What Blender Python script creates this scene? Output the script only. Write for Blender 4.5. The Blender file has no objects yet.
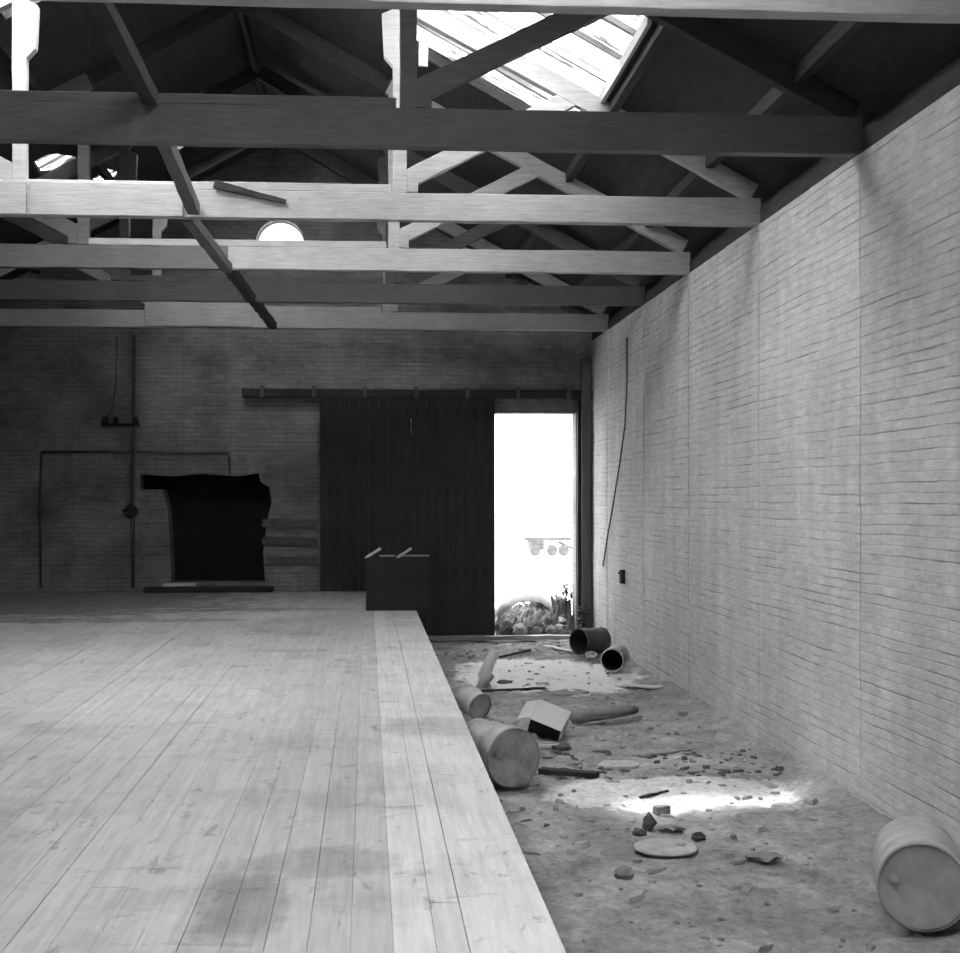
import bpy, bmesh, math, random
from mathutils import Vector, Matrix, noise
random.seed(7)
S = bpy.context.scene
COL = S.collection
R = math.radians

# ------------------------------------------------------------------ camera
F = 1300.0; TH = 0.065; PX0 = 451.6; HY = 498.0; EYE = 2.35
cam = bpy.data.cameras.new('camera'); camo = bpy.data.objects.new('camera', cam); COL.objects.link(camo)
cam.sensor_fit = 'HORIZONTAL'; cam.sensor_width = 36; cam.lens = F/960*36
cam.shift_x = (480-PX0)/960; cam.shift_y = (HY-476.5)/960
cam.clip_start = 0.05; cam.clip_end = 600
camo.location = (0, 0, EYE); camo.rotation_euler = (R(90), 0, -math.atan(TH))
S.camera = camo
# ------------------------------------------------------------------ world, sun, lights, exposure
w = bpy.data.worlds.new('world'); S.world = w; w.use_nodes = True
bg = w.node_tree.nodes['Background']; bg.inputs[0].default_value = (1, 1, 1, 1); bg.inputs[1].default_value = 9.0
S.view_settings.view_transform = 'Standard'; S.view_settings.look = 'None'
S.view_settings.exposure = 0.0; S.view_settings.gamma = 1; S.view_settings.use_curve_mapping = False
sun = bpy.data.lights.new('sun', 'SUN'); sun.energy = 4.5; sun.angle = R(3.0)
suno = bpy.data.objects.new('sun', sun); COL.objects.link(suno)
suno.rotation_euler = Vector((1.30, -1.80, -6.58)).to_track_quat('-Z', 'Y').to_euler()
def roofz(x): return 8.30-0.55*abs(x+1.5)
def area(name, x0, x1, y0, y1, power, up=0.35):
    l = bpy.data.lights.new(name, 'AREA'); l.shape = 'RECTANGLE'; l.energy = power
    side = 1 if (x0+x1)/2 > -1.5 else -1
    l.size = abs(x1-x0)/math.cos(math.atan(.55)); l.size_y = y1-y0
    o = bpy.data.objects.new(name, l); COL.objects.link(o)
    xm = (x0+x1)/2
    o.location = (xm+side*up*.48, (y0+y1)/2, roofz(xm)+up*.88)
    o.rotation_euler = (0, side*math.atan(.55), 0)
    return o
area('skylight_daylight_right', 0.4, 2.3, 10.3, 14.0, 125)
area('skylight_daylight_left', -3.6, -1.9, 9.9, 13.2, 700)
area('skylight_daylight_near', -3.6, -1.9, 1.5, 5.0, 90)
area('skylight_daylight_near_right', 0.2, 2.0, 2.2, 5.8, 290)
area('added_daylight_far', -2.9, -2.1, 18.3, 19.6, 190)  # lamp of an added, unseen skylight; brightens the far truss and gable wall
pl = bpy.data.lights.new('door_portal', 'AREA'); pl.shape = 'RECTANGLE'; pl.size = 1.5; pl.size_y = 4.0
pl.cycles.is_portal = True
po = bpy.data.objects.new('door_portal', pl); COL.objects.link(po)
po.location = (2.81, 22.4, 1.95); po.rotation_euler = (R(-90), 0, 0)

# ------------------------------------------------------------------ geometry of the photograph
def ray(px, py):
    c, s = math.cos(math.atan(TH)), math.sin(math.atan(TH))
    xc = (px-PX0)/F
    return Vector((xc*c+s, -xc*s+c, -(py-HY)/F))
def onz(px, py, z):
    r = ray(px, py); t = (z-EYE)/r.z; return Vector((0, 0, EYE))+r*t
def ony(px, py, y):
    r = ray(px, py); return Vector((0, 0, EYE))+r*(y/r.y)
def onx(px, py, x):
    r = ray(px, py); return Vector((0, 0, EYE))+r*(x/r.x)
def onroof_left(px, py):
    # z = 8.30+.55*(x+1.5)
    r = ray(px, py); t = (8.30+.825-EYE)/(r.z-.55*r.x); return Vector((0, 0, EYE))+r*t

# ------------------------------------------------------------------ materials
class NT:
    def __init__(s, name):
        s.m = bpy.data.materials.new(name); s.m.use_nodes = True; s.t = s.m.node_tree
        s.b = s.t.nodes['Principled BSDF']; s.b.inputs['Roughness'].default_value = .85
        s.b.inputs['Specular IOR Level'].default_value = .25
    def n(s, kind, **kw):
        x = s.t.nodes.new(kind)
        for k, v in kw.items():
            if k in x.inputs.keys(): s.set(x.inputs[k], v)
            else: setattr(x, k, v)
        return x
    def set(s, inp, v):
        if isinstance(v, bpy.types.NodeSocket): s.t.links.new(v, inp)
        else: inp.default_value = v
    def math(s, op, a, b=0.0, c=None):
        x = s.t.nodes.new('ShaderNodeMath'); x.operation = op; s.set(x.inputs[0], a); s.set(x.inputs[1], b)
        if c is not None: s.set(x.inputs[2], c)
        return x.outputs[0]
    def coord(s, scale=(1, 1, 1), gen='Object'):
        tc = s.n('ShaderNodeTexCoord'); mp = s.n('ShaderNodeMapping'); s.t.links.new(tc.outputs[gen], mp.inputs[0])
        mp.inputs['Scale'].default_value = scale; return mp.outputs[0]
    def noise(s, scale, detail=6, rough=.6, vec=None, dist=0.0):
        x = s.n('ShaderNodeTexNoise'); x.inputs['Scale'].default_value = scale; x.inputs['Detail'].default_value = detail
        x.inputs['Roughness'].default_value = rough; x.inputs['Distortion'].default_value = dist
        if vec is not None: s.t.links.new(vec, x.inputs['Vector'])
        return x.outputs['Fac']
    def ramp(s, fac, stops):
        x = s.n('ShaderNodeValToRGB'); s.t.links.new(fac, x.inputs[0]); e = x.color_ramp.elements
        while len(e) < len(stops): e.new(.5)
        for el, (p, v) in zip(e, stops): el.position = p; el.color = (v, v, v, 1)
        return x.outputs[0]
    def gray(s, v):   # scalar -> base colour
        s.t.links.new(v, s.b.inputs['Base Color'])
    def bump(s, h, strength=.4, dist=.02):
        b = s.n('ShaderNodeBump'); b.inputs['Strength'].default_value = strength; b.inputs['Distance'].default_value = dist
        s.t.links.new(h, b.inputs['Height']); s.t.links.new(b.outputs[0], s.b.inputs['Normal'])

def wood_mat(name, lo, hi, grain=(1.2, 14, 14), spots=.0):
    m = NT(name); v = m.coord(grain)
    g = m.ramp(m.noise(3.0, 8, .65, v), [(.3, lo), (.72, hi)])
    big = m.ramp(m.noise(1.3, 4, .6, m.coord()), [(.3, .82), (.7, 1.05)])
    c = m.math('MULTIPLY', g, big)
    if spots:
        sp = m.ramp(m.noise(9, 5, .7, m.coord()), [(.62, 1.0), (.72, 1-spots)]); c = m.math('MULTIPLY', c, sp)
    m.gray(c); m.bump(m.noise(5, 6, .6, v), .35, .01); return m.m
def plain_mat(name, lo, hi, scale=4, rough=.85, bump=.3, metal=0, bd=.01):
    m = NT(name); v = m.coord()
    m.gray(m.ramp(m.noise(scale, 8, .65, v), [(.3, lo), (.7, hi)]))
    m.b.inputs['Roughness'].default_value = rough; m.b.inputs['Metallic'].default_value = metal
    m.bump(m.noise(scale*5, 6, .65, v), bump, bd); return m.m
M = {}
M['beam'] = wood_mat('pale_limewashed_timber', .33, .48, spots=.25)
M['beam_dark'] = wood_mat('dark_timber', .10, .15)
M['beam_mid'] = wood_mat('grey_timber', .22, .34)
M['roof'] = wood_mat('roof_boards', .022, .05, (9, 1, 9))
M['dark'] = plain_mat('dark_boards', .020, .035, 3)
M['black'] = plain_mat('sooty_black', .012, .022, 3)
M['iron'] = plain_mat('rusty_iron', .05, .11, 6, .7)
M['iron_pale'] = plain_mat('weathered_galvanised', .26, .42, 5, .6)
M['stone'] = plain_mat('rubble_stone', .25, .42, 8, .9, .5, bd=.02)
M['pale'] = plain_mat('pale_plaster', .5, .68, 8, .9, .3)
M['midgrey'] = plain_mat('grey_clay', .16, .26, 8, .9, .4)
M['card'] = plain_mat('pale_card', .42, .52, 3, .9, .1)
M['leaf'] = plain_mat('weed_leaf', .03, .07, 10, .8, .1)
M['wire'] = plain_mat('cable_rubber', .06, .08, 5)
# deck boards: tone per board, grain, dark stains, and shade painted in as dark patches
def deck(nm='worn_deck_boards', k=1.0):
    m = NT(nm); geo = m.n('ShaderNodeNewGeometry'); isl = geo.outputs['Random Per Island']
    v = m.coord((14, .8, 1)); v1 = m.coord()
    g = m.ramp(m.noise(2.0, 8, .7, v), [(.28, .29*k), (.72, .43*k)])
    c = m.math('MULTIPLY', g, m.math('MULTIPLY_ADD', isl, .12, .92))
    st = m.ramp(m.noise(1.1, 7, .66, v1, .3), [(.30, .72), (.50, 1.0)])
    st2 = m.ramp(m.noise(7, 6, .6, m.coord((1.6, .5, 1)), .5), [(.30, .62), (.37, 1.0)])
    st3 = m.ramp(m.noise(3.2, 8, .7, m.coord((1.0, 1.6, 1)), .8), [(.33, .7), (.42, 1.0)])
    c = m.math('MULTIPLY', c, m.math('MULTIPLY', st, m.math('MULTIPLY', st2, st3)))
    # dark patches: damp stains near the camera, painted shade, narrow bands behind
    sx = m.n('ShaderNodeSeparateXYZ'); m.t.links.new(v1, sx.inputs[0])
    wob = m.math('MULTIPLY_ADD', m.noise(2.6, 8, .7, v1), 2.6, -1.3)
    def blob(cx, cy, ax, ay, lo):
        dx = m.math('DIVIDE', m.math('SUBTRACT', sx.outputs[0], cx), ax)
        dy = m.math('DIVIDE', m.math('SUBTRACT', sx.outputs[1], cy), ay)
        d = m.math('ADD', m.math('ADD', m.math('MULTIPLY', dx, dx), m.math('MULTIPLY', dy, dy)), wob)
        return m.ramp(d, [(.35, lo), (1.0, 1.0)])
    c = m.math('MULTIPLY', c, blob(-.48, 4.95, .2, .55, .62))
    c = m.math('MULTIPLY', c, blob(-.18, 5.55, .36, .28, .72))
    c = m.math('MULTIPLY', c, blob(.42, 8.8, .42, .45, .75))  # shadow band across the boards, painted in
    c = m.math('MULTIPLY', c, blob(-1.75, 5.9, .28, .8, .8))
    c = m.math('MULTIPLY', c, blob(-5.2, 19.8, 4.2, 3.6, .38))  # light falling off towards the far left, painted as darker boards
    c = m.math('MULTIPLY', c, blob(-6.2, 12, 2.4, 6, .7))  # same fall-off of light painted along the left side
    c = m.math('MULTIPLY', c, blob(-3.6, 16.7, 2.6, .35, .6))  # narrow darker bands across the boards, this and the next
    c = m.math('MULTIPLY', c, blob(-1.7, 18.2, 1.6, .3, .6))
    m.gray(c); m.b.inputs['Roughness'].default_value = .75; m.bump(m.noise(4, 7, .65, v), .3, .008); return m.m
M['deck'] = deck()
M['deck_pale'] = deck('paler_edge_board', 1.38)
def brick(name, vecscale_src, c1, c2, mort, sz=(.225, .075), bmp=.6, dirty=(.3, .8, .7, 1.05), mask=True):
    m = NT(name); tc = m.n('ShaderNodeTexCoord'); sx = m.n('ShaderNodeSeparateXYZ'); m.t.links.new(tc.outputs['Object'], sx.inputs[0])
    cb = m.n('ShaderNodeCombineXYZ')
    wob = m.math('MULTIPLY_ADD', m.noise(1.4, 3, .5, tc.outputs['Object']), .04, 0)
    m.t.links.new(sx.outputs[vecscale_src], cb.inputs[0]); m.t.links.new(m.math('ADD', sx.outputs[2], wob), cb.inputs[1])
    b = m.n('ShaderNodeTexBrick'); m.t.links.new(cb.outputs[0], b.inputs['Vector'])
    b.inputs['Scale'].default_value = 1; b.inputs['Brick Width'].default_value = sz[0]; b.inputs['Row Height'].default_value = sz[1]
    b.inputs['Mortar Size'].default_value = .007; b.inputs['Mortar Smooth'].default_value = .4; b.inputs['Bias'].default_value = 0
    b.inputs['Color1'].default_value = (c1,)*3+(1,); b.inputs['Color2'].default_value = (c2,)*3+(1,); b.inputs['Mortar'].default_value = (mort,)*3+(1,)
    # courses only: long horizontal joints are deeper than the upright ones, and missing where paint fills them
    row = m.math('PINGPONG', m.math('DIVIDE', m.math('ADD', sx.outputs[2], wob), .075), .5)   # 0..0.5
    joint = m.ramp(row, [(.03, 0.0), (.12, 1.0)]) ; 
    pm = m.ramp(m.noise(2.2, 6, .65, m.coord((.4, .4, 6))), [(.50, 1.0), (.66, 0.0)])
    jt = m.math('MAXIMUM', joint, pm)
    base = m.math('MULTIPLY', m.n('ShaderNodeRGBToBW', Color=b.outputs['Color']).outputs[0], m.math('MULTIPLY_ADD', jt, .48, .52))
    bn = m.ramp(m.noise(1.0, 7, .65, tc.outputs['Object']), [(dirty[0], dirty[1]), (dirty[2], dirty[3])])
    fn = m.math('MULTIPLY', m.ramp(m.noise(9, 9, .8, m.coord((.6, .6, 2.5))), [(.3, .70), (.7, 1.18)]), m.ramp(m.noise(1.6, 6, .6, m.coord((2, 2, .22))), [(.3, .86), (.7, 1.06)]))
    m.gray(m.math('MULTIPLY', base, m.math('MULTIPLY', bn, fn)))
    h = m.math('ADD', m.math('MULTIPLY', b.outputs['Fac'], -.5), m.math('ADD', jt, m.math('MULTIPLY', m.noise(18, 6, .7, tc.outputs['Object']), .8)))
    m.bump(h, bmp, .012); return m.m
M['brick'] = brick('painted_brick', 1, .62, .66, .60, dirty=(.3, .82, .7, 1.06))
M['back'] = brick('sooty_brick', 0, .21, .25, .18, bmp=.35, dirty=(.3, .4, .7, 1.25))
M['left'] = brick('dark_brick', 1, .10, .13, .08, bmp=.4)
def dirt():
    m = NT('earth_with_painted_light'); v = m.coord(); v2 = m.coord((1, .8, 1))
    a = m.ramp(m.noise(2.0, 9, .68, v2, .3), [(.32, .16), (.55, .30), (.72, .46)])
    fn = m.ramp(m.noise(16, 8, .75, v), [(.3, .55), (.5, 1.0), (.75, 1.35)])
    c = m.math('MULTIPLY', a, fn)
    # pools of light painted pale into the earth colour
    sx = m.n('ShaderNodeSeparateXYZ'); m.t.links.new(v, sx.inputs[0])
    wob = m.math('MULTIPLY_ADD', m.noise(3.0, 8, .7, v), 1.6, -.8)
    def light_pool(cx, cy, ax, ay, v_):
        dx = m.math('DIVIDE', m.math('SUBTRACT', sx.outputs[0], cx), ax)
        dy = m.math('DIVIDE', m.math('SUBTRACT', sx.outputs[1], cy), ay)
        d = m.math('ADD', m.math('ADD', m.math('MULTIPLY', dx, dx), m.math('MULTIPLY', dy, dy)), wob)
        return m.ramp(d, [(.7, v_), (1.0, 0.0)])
    c = m.math('ADD', c, m.math('MULTIPLY', light_pool(2.5, 10.35, 1.1, .66, .45), m.math('MULTIPLY', fn, .9)))  # sun pool, painted paler as well as lit
    c = m.math('ADD', c, m.math('MULTIPLY', light_pool(2.4, 17.4, 1.3, 1.9, .75), fn))  # brightness from the doorway painted onto the floor
    m.gray(c); m.b.inputs['Roughness'].default_value = .95; m.bump(m.noise(12, 9, .75, v), .8, .04); return m.m
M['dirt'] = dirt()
def gravel():
    m = NT('bleached_yard'); v = m.coord()
    m.gray(m.ramp(m.noise(1.2, 10, .75, v), [(.35, .22), (.5, .5), (.65, .7)])); m.bump(m.noise(4, 8, .7, v), .6, .1); return m.m
M['yard'] = gravel()
def glazing():
    m = NT('translucent_corrugated_sheet'); t = m.t
    v = m.coord(); sx = m.n('ShaderNodeSeparateXYZ'); t.links.new(v, sx.inputs[0])
    y = m.math('ADD', sx.outputs[1], m.math('MULTIPLY', m.noise(1.5, 3, .5, v), .03))
    band = m.ramp(m.noise(11, 5, .7, m.n('ShaderNodeCombineXYZ', X=m.math('MULTIPLY', sx.outputs[0], .12), Y=y).outputs[0]), [(.42, .03), (.50, .2), (.58, .85)])
    tr = m.n('ShaderNodeBsdfTransparent'); tl = m.n('ShaderNodeBsdfTranslucent')
    t.links.new(m.math('MULTIPLY', band, .95), tl.inputs['Color'])
    mx = m.n('ShaderNodeMixShader'); t.links.new(m.math('MULTIPLY', band, .30), mx.inputs[0])
    t.links.new(tl.outputs[0], mx.inputs[1]); t.links.new(tr.outputs[0], mx.inputs[2])
    t.links.new(mx.outputs[0], t.nodes['Material Output'].inputs['Surface']); t.nodes.remove(m.b); return m.m
M['glaze'] = glazing()
def glass():
    m = NT('dusty_window_glass'); t = m.t
    tr = m.n('ShaderNodeBsdfTransparent'); tl = m.n('ShaderNodeBsdfTranslucent')
    tl.inputs['Color'].default_value = (.9, .9, .9, 1)
    mx = m.n('ShaderNodeMixShader'); mx.inputs[0].default_value = .7
    t.links.new(tl.outputs[0], mx.inputs[1]); t.links.new(tr.outputs[0], mx.inputs[2])
    t.links.new(mx.outputs[0], t.nodes['Material Output'].inputs['Surface']); t.nodes.remove(m.b); return m.m
M['glass'] = glass()
M['frost'] = glass(); M['frost'].node_tree.nodes['Mix Shader'].inputs[0].default_value = .12
M['stained'] = plain_mat('stained_drum_metal', .13, .36, 5, .7)

# ------------------------------------------------------------------ mesh helpers
def link(name, bm, mat, parent=None, smooth=False, bevel=0):
    me = bpy.data.meshes.new(name); bmesh.ops.recalc_face_normals(bm, faces=bm.faces); bm.to_mesh(me); bm.free()
    me.materials.append(M[mat] if isinstance(mat, str) else mat)
    if smooth:
        for p in me.polygons: p.use_smooth = True
    o = bpy.data.objects.new(name, me); COL.objects.link(o)
    if parent is not None: o.parent = parent
    if bevel:
        b = o.modifiers.new('bevel', 'BEVEL'); b.width = bevel; b.segments = 2; b.limit_method = 'ANGLE'
    return o
def tag(o, label, cat, group=None, kind=None):
    if label: o['label'] = label
    if cat: o['category'] = cat
    if group: o['group'] = group
    if kind: o['kind'] = kind
    return o
def struct(o, label=None, cat=None):
    o['kind'] = 'structure'
    if label: o['label'] = label
    if cat: o['category'] = cat
    return o
def empty(name, loc, label, cat, group=None, rot=(0, 0, 0)):
    o = bpy.data.objects.new(name, None); COL.objects.link(o); o.location = loc; o.rotation_euler = rot
    o.empty_display_size = .1; return tag(o, label, cat, group)
def box(bm, x0, x1, y0, y1, z0, z1):
    vs = [bm.verts.new((x, y, z)) for z in (z0, z1) for y in (y0, y1) for x in (x0, x1)]
    for f in ((0, 1, 3, 2), (4, 6, 7, 5), (0, 4, 5, 1), (2, 3, 7, 6), (0, 2, 6, 4), (1, 5, 7, 3)): bm.faces.new([vs[i] for i in f])
    return vs
def timber(bm, a, b, wd, ht, up=(0, 0, 1), seg=8, jit=.004, taper=1.0):
    a, b = Vector(a), Vector(b); d = (b-a).normalized(); up = Vector(up)
    s = d.cross(up)
    if s.length < 1e-4: s = d.cross(Vector((0, 1, 0)))
    s.normalize(); u = s.cross(d).normalized()
    rings = []
    for i in range(seg+1):
        t = i/seg; p = a+(b-a)*t; k = 1+(taper-1)*t; j = 0 if i in (0, seg) else jit
        rings.append([bm.verts.new(p+s*(sx*wd/2*k+random.uniform(-j, j))+u*(sz*ht/2*k+random.uniform(-j, j))) for sx, sz in ((-1, -1), (1, -1), (1, 1), (-1, 1))])
    for r0, r1 in zip(rings, rings[1:]):
        for i in range(4): bm.faces.new((r0[i], r0[(i+1) % 4], r1[(i+1) % 4], r1[i]))
    bm.faces.new(rings[0]); bm.faces.new(rings[-1])
def tube(bm, pts, r, n=8, cap=True):
    pts = [Vector(p) for p in pts]; rings = []
    for i, p in enumerate(pts):
        d = (pts[min(i+1, len(pts)-1)]-pts[max(i-1, 0)]).normalized()
        s = d.cross(Vector((0, 0, 1)))
        if s.length < .05: s = d.cross(Vector((0, 1, 0)))
        s.normalize(); u = s.cross(d); rr = r[i] if isinstance(r, (list, tuple)) else r
        rings.append([bm.verts.new(p+s*math.cos(2*math.pi*k/n)*rr+u*math.sin(2*math.pi*k/n)*rr) for k in range(n)])
    for r0, r1 in zip(rings, rings[1:]):
        for i in range(n): bm.faces.new((r0[i], r0[(i+1) % n], r1[(i+1) % n], r1[i]))
    if cap: bm.faces.new(rings[0]); bm.faces.new(rings[-1])
def lathe(bm, prof, n=32, dent=0):
    rings = []
    for (r, z) in prof:
        rings.append([bm.verts.new((math.cos(2*math.pi*k/n)*(r+random.uniform(-dent, dent)*(r > .02)), math.sin(2*math.pi*k/n)*(r+random.uniform(-dent, dent)*(r > .02)), z)) for k in range(n)])
    for r0, r1 in zip(rings, rings[1:]):
        for i in range(n): bm.faces.new((r0[i], r0[(i+1) % n], r1[(i+1) % n], r1[i]))
    for rg, p in ((rings[0], prof[0]), (rings[-1], prof[-1])):
        if p[0] < .03: bm.faces.new(rg)
def lump(bm, c, r, sq=(1, 1, 1), sub=2, rough=.35, seed=0):
    tmp = bmesh.ops.create_icosphere(bm, subdivisions=sub, radius=1)
    for v in tmp['verts']:
        d = v.co.normalized(); k = 1+rough*noise.noise(d*1.7+Vector((seed*3.1, seed, 0)))*2
        v.co = Vector(c)+Vector((d.x*sq[0], d.y*sq[1], d.z*sq[2]))*r*k
def plate(loops, mapf, thick_dir, thick):
    """flat polygon with holes (2D loops), mapped by mapf to 3D, given real thickness"""
    bm = bmesh.new()
    for lp in loops:
        vs = [bm.verts.new((p[0], p[1], 0)) for p in lp]
        for i in range(len(vs)): bm.edges.new((vs[i], vs[(i+1) % len(vs)]))
    bmesh.ops.triangle_fill(bm, use_beauty=True, use_dissolve=False, edges=bm.edges[:])
    ret = bmesh.ops.extrude_face_region(bm, geom=bm.faces[:]+bm.edges[:]+bm.verts[:])
    for e in ret['geom']:
        if isinstance(e, bmesh.types.BMVert): e.co.z = 1
    td = Vector(thick_dir)
    for v in bm.verts: v.co = Vector(mapf(v.co.x, v.co.y))+td*thick*v.co.z
    return bm
def rect(x0, x1, y0, y1): return [(x0, y0), (x1, y0), (x1, y1), (x0, y1)]

# ------------------------------------------------------------------ structure
WR = 3.76; WL = -6.76; YB = 21.75; YF = -3.0; ZW = 4.99; ZP = .80; XE = .677
TY = [6.92, 9.76, 12.35, 15.1, 17.6, 20.3]            # tie beam front faces
# earth floor with real unevenness
bm = bmesh.new(); nx, ny = 70, 420
g = [[None]*(ny+1) for _ in range(nx+1)]
for i in range(nx+1):
    for j in range(ny+1):
        x = -.1+4.15*i/nx; y = 2.0+(YB+.45-2.0)*j/ny
        z = .035*noise.fractal(Vector((x*1.3, y*1.1, 0)), .8, 2.1, 5)+.02*noise.fractal(Vector((x*7, y*6, 3)), .7, 2.1, 4)
        z += .10*max(0, (x-3.25)/.5)**1.5*(.7+.5*noise.noise(Vector((y*1.3, 0, 5))))      # soil banked against the wall
        g[i][j] = bm.verts.new((x, y, z-.03))
for i in range(nx):
    for j in range(ny): bm.faces.new((g[i][j], g[i+1][j], g[i+1][j+1], g[i][j+1]))
fl = struct(link('floor', bm, 'dirt', smooth=True), 'uneven earth floor with pale pools of light painted in beside the raised platform', 'floor')
def fz(x, y):
    z = .035*noise.fractal(Vector((x*1.3, y*1.1, 0)), .8, 2.1, 5)+.02*noise.fractal(Vector((x*7, y*6, 3)), .7, 2.1, 4)
    return z+.10*max(0, (x-3.25)/.5)**1.5*(.7+.5*noise.noise(Vector((y*1.3, 0, 5))))-.03
bm = bmesh.new(); box(bm, WL-.3, 4.2, YF-.3, YB+.4, -.35, -.15)
struct(link('floor', bm, 'dirt'), 'compacted earth base under the shed', 'floor')

# right brick wall: recessed panels and piers projecting under each truss
bm = bmesh.new(); box(bm, 3.775, 4.15, YF, YB+.4, -.2, ZW)
wr = struct(link('wall_right', bm, 'brick'), 'long pale painted brick wall on the right', 'wall')
for y in [1.2, 4.1]+TY:
    bm = bmesh.new(); L = 1.12 if y < 20 else 1.449
    ny_, nz_ = 14, 60
    # pier with slightly worn edges
    vs = box(bm, WR+.009, 3.80, y-.02, y+L, -.2, ZW)
    bmesh.ops.subdivide_edges(bm, edges=[e for e in bm.edges if abs((e.verts[0].co-e.verts[1].co).z) > 2], cuts=40)
    for v in bm.verts:
        if v.co.x < 3.78: v.co.y += random.uniform(-.008, .008); v.co.x += random.uniform(-.002, .002)
    o = link('pier', bm, 'brick', wr)
# eave plates between tie beams
EY = [1.2, 4.1]+TY+[YB]
for k in range(len(EY)-1):
    bm = bmesh.new(); timber(bm, (3.93, EY[k]+.125, ZW+.075), (3.93, EY[k+1]-.005, ZW+.075), .28, .15, seg=12, jit=.003)
    struct(link('trim_1', bm, 'roof'), 'dark timber wall plate along the top of the right brick wall', 'wall plate')
bm = bmesh.new(); box(bm, 3.95, 4.15, YF, YB+.4, ZW+.15, 5.40)
struct(link('wall_right', bm, 'roof'), 'dark boarding closing the eave above the right wall', 'wall')
bm = bmesh.new(); box(bm, WL-.3, WL, YF, YB+.4, -.2, 5.45)
struct(link('wall_left', bm, 'left'), 'dark brick wall on the left side of the shed', 'wall')
bm = bmesh.new(); box(bm, WL-.3, 4.15, YF-.3, YF, -.2, 8.4)
struct(link('wall_front', bm, 'left'), 'end wall of the shed behind the viewer', 'wall')

# back gable wall with door opening, round window and hearth recess
DX0 = ony(494, 500, YB).x; DX1 = ony(576, 500, YB).x; DZ = ony(530, 413, YB).z
wc = ony(280, 243, YB); wr_ = .40
hx0 = ony(140, 500, YB).x; hx1 = ony(262, 500, YB).x; hz1 = ony(200, 475, YB).z; hz0 = ony(200, 583, YB).z
circ = [(wc.x+wr_*math.cos(a*math.pi/24), wc.z+wr_*math.sin(a*math.pi/24)) for a in range(48)]
hearth = [(hx0, hz0), (hx1+.05, hz0), (hx1+.02, hz0+.5), (hx1+.08, hz0+1.0), (hx1+.16, hz1-.45), (hx1+.12, hz1-.2), (hx1-.02, hz1-.12), (hx1-.06, hz1+.04), (hx1-.4, hz1-.02), (hx0+1.0, hz1+.02), (hx0+.5, hz1-.02), (hx0, hz1+.01)]
outer = [(WL-.3, -.2), (4.15, -.2), (4.15, roofz(4.15)), (-1.5, 8.30), (WL-.3, roofz(WL-.3))]
door = [(DX0, -.19), (DX1, -.19), (DX1, DZ), (DX0, DZ)]
bm = plate([outer, door, circ, hearth], lambda a, b: (a, YB, b), (0, 1, 0), .4)
wb = struct(link('wall_back', bm, 'back'), 'sooty brick gable wall at the far end with hearth and doorway', 'wall')
# hearth interior: deep recess
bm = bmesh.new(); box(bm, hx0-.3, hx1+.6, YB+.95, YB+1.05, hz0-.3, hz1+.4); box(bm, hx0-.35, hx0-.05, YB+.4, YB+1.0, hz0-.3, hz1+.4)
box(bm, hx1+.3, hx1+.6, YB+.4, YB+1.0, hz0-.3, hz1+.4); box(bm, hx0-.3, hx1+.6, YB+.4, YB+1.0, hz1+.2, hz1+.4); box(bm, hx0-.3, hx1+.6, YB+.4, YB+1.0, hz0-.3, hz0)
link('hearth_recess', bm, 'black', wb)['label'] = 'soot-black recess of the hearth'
# curved pale cheek inside the hearth on its left
bm = bmesh.new()
pts = []
for i in range(9):
    t = i/8; z = hz0+t*1.55; wd = .50*(1-.25*t**3)+.03*noise.noise(Vector((0, 0, z*4)))
    pts.append((z, wd))
rings = []
for z, wd in pts:
    rings.append([bm.verts.new((hx0-.02+wd*k/6, YB+.03+.10*math.sin(math.pi*k/6*.5)+.01*random.random(), z)) for k in range(7)]+[bm.verts.new((hx0-.02+wd, YB+.6, z)), bm.verts.new((hx0-.02, YB+.6, z))])
for r0, r1 in zip(rings, rings[1:]):
    for i in range(9): bm.faces.new((r0[i], r0[(i+1) % 9], r1[(i+1) % 9], r1[i]))
bm.faces.new(rings[0]); bm.faces.new(rings[-1])
link('hearth_cheek', bm, 'back', wb)['label'] = 'paler masonry cheek at the left of the hearth'

# roof slopes with skylight openings
SKR = (0.42, 2.30, 10.25, 14.0); SKL = (-3.6, -1.9, 9.9, 13.2); SKN = (-3.6, -1.9, 1.5, 5.0); SKM = (.2, 2.0, 2.2, 5.8); SKF = (-2.9, -2.1, 18.3, 19.6)
hole1 = [onroof_left(*p) for p in ((33, 162), (47, 155), (57, 154), (76, 157), (76, 168), (72, 171), (56, 178), (50, 174), (41, 175))]
hole2 = [onroof_left(*p) for p in ((88, 183), (108, 169), (118, 172), (115, 179), (106, 184))]
hole3 = [onroof_left(*p) for p in ((-6, 175), (6, 172), (6, 184), (-6, 186))]
poly = lambda pts: [(p.x, p.y) for p in pts]
bm = plate([rect(-1.5, 4.30, YF-.3, YB+.45), rect(*SKR), rect(*SKM)], lambda x, y: (x, y, roofz(x)), (0, 0, 1), .06)
struct(link('ceiling', bm, 'roof'), 'right slope of the dark boarded roof with a glazed opening', 'roof')
bm = plate([rect(WL-.45, -1.5, YF-.3, YB+.45), rect(*SKL), rect(*SKN), rect(*SKF), poly(hole1), poly(hole2), poly(hole3)], lambda x, y: (x, y, roofz(x)), (0, 0, 1), .06)
struct(link('ceiling', bm, 'roof'), 'left slope of the dark boarded roof with small broken openings', 'roof')
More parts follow.
